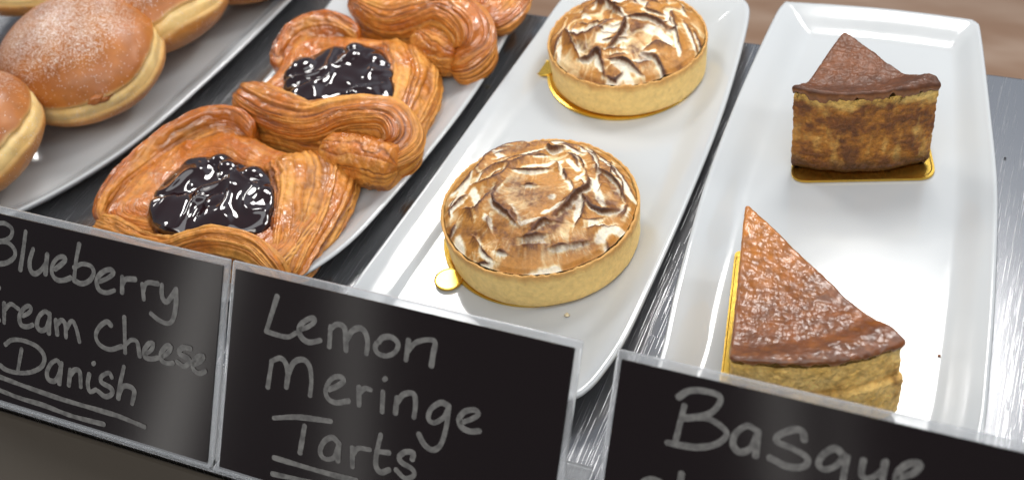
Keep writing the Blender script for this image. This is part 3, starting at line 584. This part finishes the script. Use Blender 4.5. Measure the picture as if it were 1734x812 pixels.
def donut(label, px, py, zc, RX, RY, H, axis, azim, seed, sugar, jam=None):
    c = U(px, py, FLOOR + zc)
    t = thing('filled_doughnut', label, 'doughnut', c, GN)
    ax = Vector(axis).normalized(); q = ax.to_track_quat('Z', 'Y').to_matrix(); q = np.array(q) @ np.array(Matrix.Rotation(azim, 3, 'Z'))
    nphi, n = 150, 260
    ph = np.linspace(-np.pi/2 + .02, np.pi/2 - .005, nphi)[:, None]; th = np.linspace(0, 2*np.pi, n, endpoint=False)[None, :]
    w = .10*perlin(np.cos(th)*1.4 + seed, np.sin(th)*1.4, 1.) + .03*perlin(np.cos(th)*5 + seed, np.sin(th)*5, 4.)
    p = ph + w
    rad = np.abs(np.cos(ph))**.82
    up, lo = .23, -.14
    band = sm(lo - .06, lo + .08, p) * (1 - sm(up - .05, up + .03, p))
    rad = rad * (1 - .022*band - .022*np.exp(-((p - up + .05)/.05)**2))
    rad = rad * (1 + .03*perlin(np.cos(th)*1.5, np.sin(th)*1.5, seed + 2*ph) + .008*perlin(np.cos(th)*5, np.sin(th)*5, seed + 5*ph))
    zz = np.sin(ph); zz = np.where(zz > 0, zz*1.0, zz*.80) * H
    X = RX*rad*np.cos(th); Y = RY*rad*np.sin(th); Z = zz*np.ones_like(th) + .0012*perlin(X*40, Y*40, seed)
    nz = fbm(X*60, Y*60, Z*60 + seed, 4)
    topc = mix(np.array([.30, .088, .014]), np.array([.43, .150, .026]), np.clip(.5 + nz, 0, 1))
    pale = mix(np.array([.80, .60, .27]), np.array([.72, .46, .16]), np.clip(.4 + 1.2*nz, 0, 1))
    botc = mix(np.array([.54, .23, .045]), np.array([.42, .15, .028]), np.clip(.5 + nz, 0, 1))
    col = np.where((p > 0)[..., None], pale, pale)
    kt = sm(up - .04, up + .10, p + .04*nz)[..., None]; kb = (1 - sm(lo - .16, lo + .16, p + .12*nz))[..., None]
    col = col*(1 - kt) + topc*kt; col = col*(1 - kb) + botc*kb
    sg = sugar * sm(.5, 1.25, p + .5*fbm(X*35, Y*35, seed + 3, 3)) * (.7 + .5*fbm(X*50 + 3, Y*50, seed, 3)) + .10*sugar*(p < .2)*sm(-.1, .4, fbm(X*50, Y*50, Z*50 + 9, 3)) + .02
    V = np.stack([X, Y, Z], -1).reshape(-1, 3) @ q.T + c
    V[:, 2] = np.maximum(V[:, 2], FLOOR + .0003)
    F = grid_faces(nphi, n); F.append([(nphi-1)*n + j for j in range(n)]); F.append(list(range(n))[::-1])
    mesh('dough', V, F, M_SUGAR, t, col, np.clip(sg, 0, 1))
    if jam:
        W = V - CAM; dep = W @ CF; sx = PW/2 + FPX*(W @ CR)/dep; sy = PH/2 - FPX*(W @ CU)/dep
        e = (sx - jam[0])**2 + (sy - jam[1])**2 + (dep - dep.min())*4000; i0 = int(np.argmin(e)); p0 = V[i0]; no = (p0 - c)/np.linalg.norm(p0 - c)
        no = no*np.array([1, 1, .3]); no /= np.linalg.norm(no); tg = np.cross([0, 0, 1.], no); tg /= np.linalg.norm(tg); bt = np.cross(no, tg)
        a1 = np.linspace(-1.5, 1.5, 24)[:, None]; a2 = np.linspace(0, 2*np.pi, 36, endpoint=False)[None]
        k = 1 + .35*perlin(np.cos(a2)*2, np.sin(a2)*2, a1*1.5)
        J = p0 + (np.cos(a1)*np.cos(a2)*k)[..., None]*tg*.0062 + (np.cos(a1)*np.sin(a2)*k)[..., None]*bt*.0026 + (np.sin(a1)*np.ones_like(a2)*k)[..., None]*no*.0016
        mesh('jam', J, grid_faces(24, 36), M_JAM, t)
    return t
AXL = (-.30, -.02, 1)
donut('whole sugared doughnut in front, sugar thick on its brown top', 138, 101, .026, .0490, .0415, .0265, (-.06, -.17, 1), .2, 1.5, .75, (172, 168))
donut('doughnut behind the whole one, wide pale split facing the glass', 268, 12, .024, .040, .044, .026, (-.26, .06, 1), .0, 4.5, .6)
donut('doughnut cut off by the left edge of the photo, just above the blueberry sign', -62, 240, .027, .042, .042, .028, (-.16, -.10, 1), .5, 7.5, .7)
donut('doughnut in the top left corner, only its plain brown underside showing', 30, -38, .022, .044, .040, .022, (.1, .3, 1), .5, 9.5, .5)
donut('doughnut at the top edge, a thin sliver showing right of the split one', 418, -62, .022, .036, .036, .022, (.0, .1, 1), .5, 12.5, .5)

# ------------------------------------------------------------------ cheesecake
def board_rect(label, pts, z=None, rad=.004):
    z = FLOOR if z is None else z
    P = np.array([U(x, y, z)[:2] for x, y in pts]); k = len(P); out = []
    for i in range(k):
        a, b_, c = P[i-1], P[i], P[(i+1) % k]
        da = (a - b_)/np.linalg.norm(a - b_); dc = (c - b_)/np.linalg.norm(c - b_)
        for f in np.linspace(0, 1, 9):
            p0, p1, p2 = b_ + da*rad, b_, b_ + dc*rad; out.append((1-f)**2*p0 + 2*f*(1-f)*p1 + f*f*p2)
    P = np.array(out); c = P.mean(0); n = len(P); V = []
    for kk, zz in ((1, 0), (1.005, .0006), (1, .0013), (.97, .0013), (.955, .0010), (.05, .0010)):
        q = c + (P - c)*kk; V.append(np.column_stack([q - c, np.full(n, zz)]))
    F = grid_faces(6, n); F.append([5*n + j for j in range(n)]); F.append(list(range(n))[::-1])
    o = mesh('cake_board', np.vstack(V), F, M_GOLD, smooth=False); o.location = (c[0], c[1], z)
    return tag(o, label, 'cake board', 'gold boards under the cakes')
def slice_(label, T, A, B, bulge, H, seed, rim, crust, dark, lean=(0, 0), crack=False, round_top=.0):
    """T tip, A left and B right corner (world xy at the base), arc between A and B."""
    zb = FLOOR + .0014
    T, A, B = map(np.array, (T, A, B)); ctr = (T + A + B)/3
    t = thing('cheesecake_slice', label, 'cake slice', (ctr[0], ctr[1], zb), 'cheesecake slices on the right platter')
    mid = (A + B)/2; nn = mid - T; nn = nn/np.linalg.norm(nn)
    arc = [A + (B - A)*f + nn*bulge*math.sin(math.pi*f)**.8 for f in np.linspace(0, 1, 60)]
    O = resample(np.vstack([[T + (A - T)*f for f in np.linspace(0, 1, 60)][:-1], arc, [B + (T - B)*f for f in np.linspace(0, 1, 60)][1:-1]]), 420, True)
    for _ in range(3): O = .25*np.roll(O, 1, 0) + .5*O + .25*np.roll(O, -1, 0)
    N = np.roll(O, -1, 0) - np.roll(O, 1, 0); N = np.column_stack([N[:, 1], -N[:, 0]]); N /= np.linalg.norm(N, axis=1)[:, None]
    if ((O - ctr)*N).sum() < 0: N = -N
    R = np.linalg.norm(O - T, axis=1); Rm = R.max(); far = sm(.80, .93, R/Rm)
    def topz(xy):
        r = np.linalg.norm(xy - T, axis=-1)/Rm
        x, y = xy[..., 0], xy[..., 1]
        z = H*(.965 - .10*sm(0, .8, r)*(1 - sm(.78, .92, r))*(rim > 0)) + rim*sm(.60, .82, r)*(1 - .55*sm(.93, 1.04, r))
        return z + .0010*fbm(x*90, y*90, seed, 3) + .0004*fbm(x*420, y*420, seed, 3)
    da = np.min(np.linalg.norm(O[:, None, :] - np.array(arc)[None], axis=2), axis=1); onarc = 1 - sm(.0008, .0035, da)
    V = []; C = []; nz = 80
    for k in range(nz):
        f = k/(nz - 1); z = f*(topz(O) - .0035)
        s_ = np.arange(len(O))*.05
        nx = fbm(O[:, 0]*110, O[:, 1]*110, z*110 + seed, 4); n2 = fbm(O[:, 0]*400, O[:, 1]*400, z*400 + seed, 3)
        big = fbm(O[:, 0]*45, O[:, 1]*45, z*30 + seed + 5, 3)
        dis = .0010*nx + .0006*n2 + .0008*onarc*big 
        if crack: 
            ck = .60 + .10*fbm(O[:, 0]*60, O[:, 1]*60, seed, 2)
            dis = dis + .0016*onarc*(1 - sm(-.02, .02, f - ck)) - .0012*onarc*np.exp(-((f - ck - .02)/.03)**2)
        if f < .06: dis = dis - .0016*(1 - f/.06)
        q = O + N*dis[:, None] + np.array(lean)*f
        V.append(np.column_stack([q, zb + z]))
        yel = np.array([.72, .42, .07]) if not crack else np.array([.90, .52, .10]); cream = np.array([.78, .54, .19]) if not crack else np.array([.97, .67, .25]); br = np.array([.17, .055, .010]); dk = np.array([.085, .033, .013])
        c = mix(cream, yel, np.clip(.5 + .9*nx, 0, 1))
        streak = fbm(O[:, 0]*120, O[:, 1]*120, z*22 + seed + 8, 4, .6)
        kb = onarc*np.clip(crust + 1.6*streak + 1.0*nx - 1.3*sm(.80, .97, f + .10*big + .25*streak), 0, 1)
        c = c*(1 - kb[:, None]) + mix(np.array([.42, .165, .018]), br, np.clip(.50 + 1.9*nx + .9*n2, 0, 1))*kb[:, None]
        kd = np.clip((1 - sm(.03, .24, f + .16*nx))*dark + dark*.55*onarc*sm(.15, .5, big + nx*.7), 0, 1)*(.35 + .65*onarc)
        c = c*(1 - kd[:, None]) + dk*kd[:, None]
        C.append(c)
    nv = len(O)
    F = grid_faces(nz, nv, True, False); F.append([j for j in range(nv)][::-1]); 
    V.append(np.column_stack([ctr + (O - ctr)*.93 + np.array(lean), np.full(nv, zb + H*.70)])); C.append(C[-1]); F += grid_faces(2, nv, True, False, (nz-1)*nv); F.append([nz*nv + j for j in range(nv)])
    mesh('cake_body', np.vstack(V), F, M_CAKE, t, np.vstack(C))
    # baked skin on top, lapping over the sides
    V = []; C = []; top = np.vstack([V_[:2] for V_ in [O]]) if False else O + np.array(lean)
    O2 = O + np.array(lean)
    rg = fbm(O[:, 0]*200, O[:, 1]*200, seed, 3); lapd = np.maximum(.0008, .0020 + (.0004 if crack else .0022)*onarc + .0042*rg)
    for off, dz in ((.0002, -1.0), (.0006, -.75), (.0008, -.45), (.0006, -.2), (.0001, -.03)):
        q = O2 + N*(off + .0005*rg[:, None]); V.append(np.column_stack([q, zb + topz(O) + dz*lapd]))
    cen = (T*.34 + A*.33 + B*.33) + np.array(lean)
    rs = np.linspace(.985, .01, 110)
    for s_ in rs:
        q = cen + (O2 - cen)*s_; V.append(np.column_stack([q, zb + topz(q - np.array(lean)) + .0002]))
    V = np.array(V); x, y = V[..., 0], V[..., 1]
    r = np.linalg.norm(V[..., :2] - T, axis=-1)/Rm
    n1 = fbm(x*70, y*70, seed, 4); n2 = fbm(x*260, y*260, seed + 3, 3)
    V[..., 2] += (.00022 if crack else .0005)*np.abs(perlin(x*260 + 3*n1, y*420, seed)) + .0005*perlin(x*75 + n1, y*120, seed)
    a1, a2, a3 = np.array([.25, .072, .012]), np.array([.12, .036, .009]), np.array([.44, .150, .014])
    C = mix(a1, a2, np.clip(.35 + .5*sm(.3, .95, r) + .9*n1, 0, 1))
    C = C*(1. if crack else .62)
    ko = np.clip(round_top*(1 - sm(.0, .75, r)) + .5*n2*round_top, 0, 1); C = C*(1 - ko[..., None]) + a3*ko[..., None]
    lap = np.zeros(r.shape); lap[:3] = 1; kk = (lap*.5)[..., None]; C = C*(1 - kk) + np.array([.33, .13, .035])*kk
    F = grid_faces(V.shape[0], nv, True, False); F.append([(V.shape[0]-1)*nv + j for j in range(nv)])
    mesh('top_crust', V, F, M_CRUST if crack else M_CRUST_FAR, t, C)
    return t
M_CRUST_FAR = attr_mat('matte_cheesecake_skin', .50, 0, 260, .5, .0010, coat=.06, mottle=.25, mscale=260)
M_CRUST = attr_mat('baked_cheesecake_skin', .34, 0, 230, .24, .0012, coat=.25, mottle=.3, mscale=260)
Tb = U(1430, 54, FLOOR + .043)[:2]
Ab = U(1337, 287, FLOOR)[:2]; Bb = U(1572, 279, FLOOR)[:2]
slice_('brown cheesecake slice at the far end, crusted outer wall facing the glass', Tb, Ab, Bb, .0060, .0425, 3.3, .0055, 1.15, 1.0)
board_rect('gold board under the far cheesecake slice, corner showing at its right', [(1338, 310), (1586, 305), (1572, 240), (1440, 80), (1345, 240)], rad=.008)
Tf = U(1265, 347, FLOOR + .041)[:2]; Af = U(1238, 606, FLOOR + .041)[:2]; Bf = U(1532, 580, FLOOR + .041)[:2]
slice_('cheesecake slice nearest the signs, glossy amber top and cracked creamy wall', Tf, Af, Bf, .006, .041, 8.3, .0018, -.08, .06, crack=True, round_top=.9)
board_rect('gold board lying along the left side of the near cheesecake slice', [(1245, 427), (1219, 650), (1219, 760), (1500, 760), (1440, 620), (1290, 432)], rad=.003)

# ------------------------------------------------------------------ signs
YB, YT, ZT = .4163, .4655, .0666
SL = math.hypot(YT - YB, ZT); SU = np.array([0, (YT - YB)/SL, ZT/SL]); SN = np.array([0, -SU[2], SU[1]])   # up along the card, normal to the viewer
def on_sign(px, py):
    d = CF + CR*(px - PW/2)/FPX + CU*(PH/2 - py)/FPX
    o = np.array([0, YB, .0005]); k = ((o - CAM) @ SN)/(d @ SN); P = CAM + d*k
    return np.array([P[0], (P - o) @ SU])
def sign_pt(x, s, n): return np.array([x, YB, .0005]) + SU*s + SN*n
def sbox(name, x0, x1, s0, s1, n0, n1, mat, parent, bev=0):
    V = [sign_pt(x, s, n) for n in (n0, n1) for s in (s0, s1) for x in (x0, x1)]
    F = [(0,2,3,1), (4,5,7,6), (0,1,5,4), (2,6,7,3), (0,4,6,2), (1,3,7,5)]
    o = mesh(name, V, F, mat, parent, smooth=False)
    if bev: md = o.modifiers.new('bevel', 'BEVEL'); md.width = bev; md.segments = 3
    return o
def ribbon(strokes, wid, n0, seed=1):
    V = []; F = []; lay = 0
    for st in strokes:
        P = np.array([on_sign(*p) for p in st])
        if len(P) == 1: P = np.vstack([P, P + .0004])
        Q = resample(catmull(P, 60), max(6, int(np.linalg.norm(np.diff(catmull(P, 40), axis=0), axis=1).sum()/.0006)))
        T = np.gradient(Q, axis=0); T /= np.maximum(np.linalg.norm(T, axis=1), 1e-9)[:, None]; Nn = np.column_stack([-T[:, 1], T[:, 0]])
        # rounded ends
        ends = []
        for a in np.linspace(-1, 0, 6)[:-1]: ends.append((Q[0] + T[0]*a*wid/2, T[0], Nn[0], math.sqrt(max(0, 1 - a*a))))
        body = [(Q[i], T[i], Nn[i], 1.) for i in range(len(Q))]
        tail = [(Q[-1] + T[-1]*a*wid/2, T[-1], Nn[-1], math.sqrt(max(0, 1 - a*a))) for a in np.linspace(0, 1, 6)[1:]]
        b = len(V); nn = n0 + lay*.000004; lay += 1
        rows = ends + body + tail
        for i, (q, _, n_, w) in enumerate(rows):
            ww = wid/2*w*(1 + .10*math.sin(i*.13 + lay) + .10*perlin(i*.22, lay*3.7, 1.))
            for sgn, dn in ((-1, 0), (-.5, 0), (.5, 0), (1, 0)):
                p = q + n_*ww*sgn; V.append(sign_pt(p[0], p[1], nn + dn))
        for i in range(len(rows) - 1):
            for j in range(3):
                a = b + i*4 + j; F.append((a, a + 1, a + 5, a + 4))
    return V, F
def sign(label, x0, x1, strokes, wid):
    t = thing('price_sign', label, 'sign', (x0 + .07, YB, .0005), 'black handwritten signs along the front of the shelf')
    # clear acrylic stand: back sheet, folded front lip frame, foot
    e = .0022
    sbox('acrylic_sheet', x0 - e, x1 + e, 0, SL + e, -.0022, -.0004, M_ACRYL, t, .0005)
    fx0, fx1 = x0 - e, x1 + e
    V = [(fx0, YB - .001, 0.0004), (fx1, YB - .001, .0004), (fx1, YB + .045, .0004), (fx0, YB + .045, .0004)]
    V += [(a, b_, .0024) for a, b_, _ in V]
    mesh('acrylic_foot', V, [(3,2,1,0), (4,5,6,7), (0,1,5,4), (1,2,6,5), (2,3,7,6), (3,0,4,7)], M_ACRYL, t, smooth=False)
    sbox('card', x0, x1, .0012, SL - .0006, -.0003, .0004, M_CARD, t)
    V, F = ribbon(strokes, wid, .00046)
    mesh('lettering', V, F, M_CHALK, t, smooth=True)
    return t
def zs(ox, oy, sc, L): return [[(ox + x/sc, oy + y/sc) for x, y in st] for st in L]
blue = zs(0, 360, 4.058, [
 [(-40,100),(-30,230),(-60,345)], [(-60,95),(0,72),(45,75),(88,110),(82,160),(45,187),(0,197)], [(0,197),(60,205),(105,250),(105,300),(60,338),(0,350),(-70,345)],
 [(182,130),(165,260),(145,390)], [(233,250),(210,330),(215,390),(245,418),(290,390),(325,335),(332,285)], [(330,285),(318,420)],
 [(385,385),(425,355),(455,322),(440,300),(400,310),(365,360),(365,420),(400,460),(450,460),(490,445)],
 [(550,215),(530,320),(515,450)], [(515,375),(570,350),(630,365),(650,410),(620,465),(565,485),(515,462)],
 [(690,470),(740,450),(785,415),(770,390),(730,395),(685,430),(670,480),(690,530),(740,547),(790,532)],
 [(845,440),(845,545)], [(845,495),(870,455),(935,455)],
 [(0,515),(-30,490),(-60,560),(-70,650),(-40,710),(0,735)],
 [(35,620),(35,750)], [(38,665),(80,625),(132,657)],
 [(165,705),(205,685),(220,655),(200,637),(165,660),(140,710),(150,765),(190,780),(230,768)],
 [(345,695),(315,675),(275,710),(260,770),(285,805),(325,790),(345,730)], [(348,690),(342,825)],
 [(390,735),(400,832)], [(395,765),(430,735),(455,765),(460,850)], [(460,795),(500,740),(530,790),(552,880)]])
blue += zs(160, 360, 4.058, [[(335,490),(345,590)], [(342,540),(365,480),(440,485)], [(470,495),(470,570),(500,610),(545,560),(565,525)], [(567,522),(565,640),(545,730),(510,757),(450,735),(395,690)]])
blue += zs(0, 540, 4.058, [[(770,40),(740,15),(690,50),(665,110),(690,170),(760,205),(840,185)],
 [(45,170),(90,140),(170,145),(260,185),(310,250),(295,320),(220,360),(130,365),(50,345),(10,315)], [(155,205),(130,350)],
 [(420,310),(400,280),(360,300),(330,360),(340,410),(385,420),(415,370),(425,315)], [(430,300),(415,440)],
 [(490,345),(480,450)], [(485,390),(520,345),(555,360),(562,460)], [(620,375),(610,440),(625,495),(665,480)], [(648,303)],
 [(775,395),(755,365),(705,390),(705,430),(770,470),(775,510),(730,527),(680,490)],
 [(858,325),(835,430),(820,540)], [(825,515),(850,460),(900,460),(930,495),(915,575)],
 [(-60,365),(0,390),(200,465),(430,545),(700,625),(830,665),(999,735)], [(-60,460),(0,482),(150,540),(300,585),(500,660),(720,718)]])
blue += zs(160, 540, 4.058, [[(212,-15),(218,225)], [(222,170),(260,140),(300,155),(318,250)], [(360,235),(400,205),(410,165),(380,165),(350,210),(355,255),(395,270),(440,262)],
 [(480,250),(515,225),(530,190),(505,180),(470,220),(465,270),(495,297),(545,298)], [(665,200),(620,190),(590,212),(600,240),(650,265),(655,300),(620,320),(575,290)],
 [(690,305),(735,285),(755,255),(735,248),(700,265),(680,300),(690,345),(730,370),(765,355)]])
lem = zs(430, 480, 4.776, [[(193,100),(150,240),(105,380)], [(105,380),(190,410),(280,427),(345,395)], [(385,365),(440,347),(495,305),(490,275),(450,280),(390,320),(370,370),(390,430),(450,470),(540,455)],
 [(625,345),(615,505)], [(622,365),(670,327),(720,335),(745,385),(750,535)], [(755,450),(800,380),(860,355),(905,390),(925,470),(915,560)],
 [(1015,465),(1050,430),(1120,430),(1170,480),(1150,545),(1080,580),(1010,560),(985,515),(997,480)], [(1255,455),(1235,610)], [(1250,540),(1310,475),(1400,450),(1468,465),(1455,560),(1440,660)]])
lem += zs(430, 590, 3.657, [[(115,75),(90,235)], [(112,75),(165,55),(200,85),(215,150),(205,235)], [(210,180),(250,85),(310,65),(350,110),(360,200),(352,285)],
 [(470,248),(520,228),(560,197),(540,170),(490,180),(450,240),(460,300),(510,330),(590,320)], [(655,235),(655,345)], [(655,275),(690,242),(725,250)], [(803,265),(798,385)], [(812,187)],
 [(890,300),(880,395)], [(887,335),(930,280),(990,275),(1005,330),(995,420)], [(1200,345),(1160,330),(1100,370),(1085,430),(1120,455),(1180,420),(1208,370)], [(1210,350),(1195,480),(1160,590),(1110,622),(1060,590),(1025,525)],
 [(1290,452),(1350,432),(1395,402),(1370,375),(1310,385),(1275,430),(1290,480),(1340,507),(1400,505)], [(130,425),(280,420),(480,445)], [(318,475),(290,640)],
 [(525,575),(490,545),(440,570),(415,630),(440,675),(500,670),(525,605)], [(530,580),(525,690)], [(615,610),(615,725)], [(615,655),(650,612),(720,620)], [(790,530),(765,640),(760,720),(790,760),(840,745)], [(765,630),(840,640)],
 [(985,680),(990,640),(940,635),(905,665),(920,700),(985,740),(995,780),(940,797),(885,745)], [(130,670),(400,750),(640,812)], [(120,770),(330,815),(480,850)]])
basq = zs(1050, 640, 3.153, [[(315,97),(370,65),(450,65),(530,90),(530,135),(480,185),(400,205),(335,210)], [(400,205),(480,215),(560,270),(565,310),(510,350),(420,365),(330,355),(255,340)], [(345,145),(300,325)],
 [(730,275),(680,250),(620,290),(605,350),(640,390),(700,370),(735,295)], [(740,280),(725,410)], [(985,325),(975,282),(930,270),(850,300),(840,335),(920,370),(1000,420),(985,465),(900,468),(800,420)],
 [(1190,405),(1150,370),(1090,400),(1060,450),(1090,482),(1150,465),(1200,412)], [(1212,415),(1190,545),(1180,640)], [(1300,435),(1290,510),(1330,532),(1400,490),(1415,445)], [(1420,442),(1400,545)],
 [(1490,530),(1570,500),(1602,457),(1550,450),(1490,490),(1475,545),(1510,590)], [(215,548),(165,535),(120,560),(95,640)], [(330,505),(310,640)]])
sign('black card lettered Blueberry Cream Cheese Danish', -.3100, -.1680, blue, .0021)
sign('black card lettered Lemon Meringe Tarts', -.1622, -.0240, lem, .0021)
sign('black card lettered Basque, cut by the bottom edge', -.0072, .1348, basq, .0022)

# ------------------------------------------------------------------ crumbs
def crumb(label, px, py, z, r, col, seed):
    c = U(px, py, z); n, k = 16, 12
    ph = np.linspace(-1.5, 1.5, k)[:, None]; th = np.linspace(0, 2*np.pi, n, endpoint=False)[None]
    x, y, zz = np.cos(ph)*np.cos(th), np.cos(ph)*np.sin(th), np.sin(ph)*np.ones_like(th)
    d = r*(1 + .7*perlin(x*1.5 + seed, y*1.5, zz*1.5))
    V = np.stack([x*d, y*d*.8, np.maximum(zz*d*.6, -.3*r) + .3*r], -1)
    o = mesh('crumb', V, grid_faces(k, n) , M_CRUMB, None, np.tile(np.array(col), (k*n, 1))); o.location = c
    tag(o, label, 'crumb')
crumb('brown crumb on the platter right of the near cheesecake slice', 1590, 602, .0065, .0006, (.2, .07, .03), 1)
crumb('dark speck on the platter left of the near cheesecake slice', 1203, 383, .0065, .0007, (.10, .05, .04), 2)
crumb('pale flake caught at the rim beside the coiled pastry', 822, 130, .003, .0016, (.55, .45, .18), 3)
crumb('golden pastry flake on the platter just left of the near blueberry pastry', 402, 205, .0065, .0010, (.5, .2, .03), 6)
crumb('golden pastry flake on the platter between the middle pastry and its right rim', 706, 268, .0065, .0009, (.5, .2, .03), 7)
crumb('tiny pale crumb on the tart platter in front of the near tart', 960, 534, .0065, .0011, (.7, .6, .4), 8)
crumb('dark speck on the bare steel at the right', 1702, 268, .0003, .0005, (.03, .02, .02), 4)

SC.render.engine = 'CYCLES'
SC.render.resolution_x = 1024; SC.render.resolution_y = 479
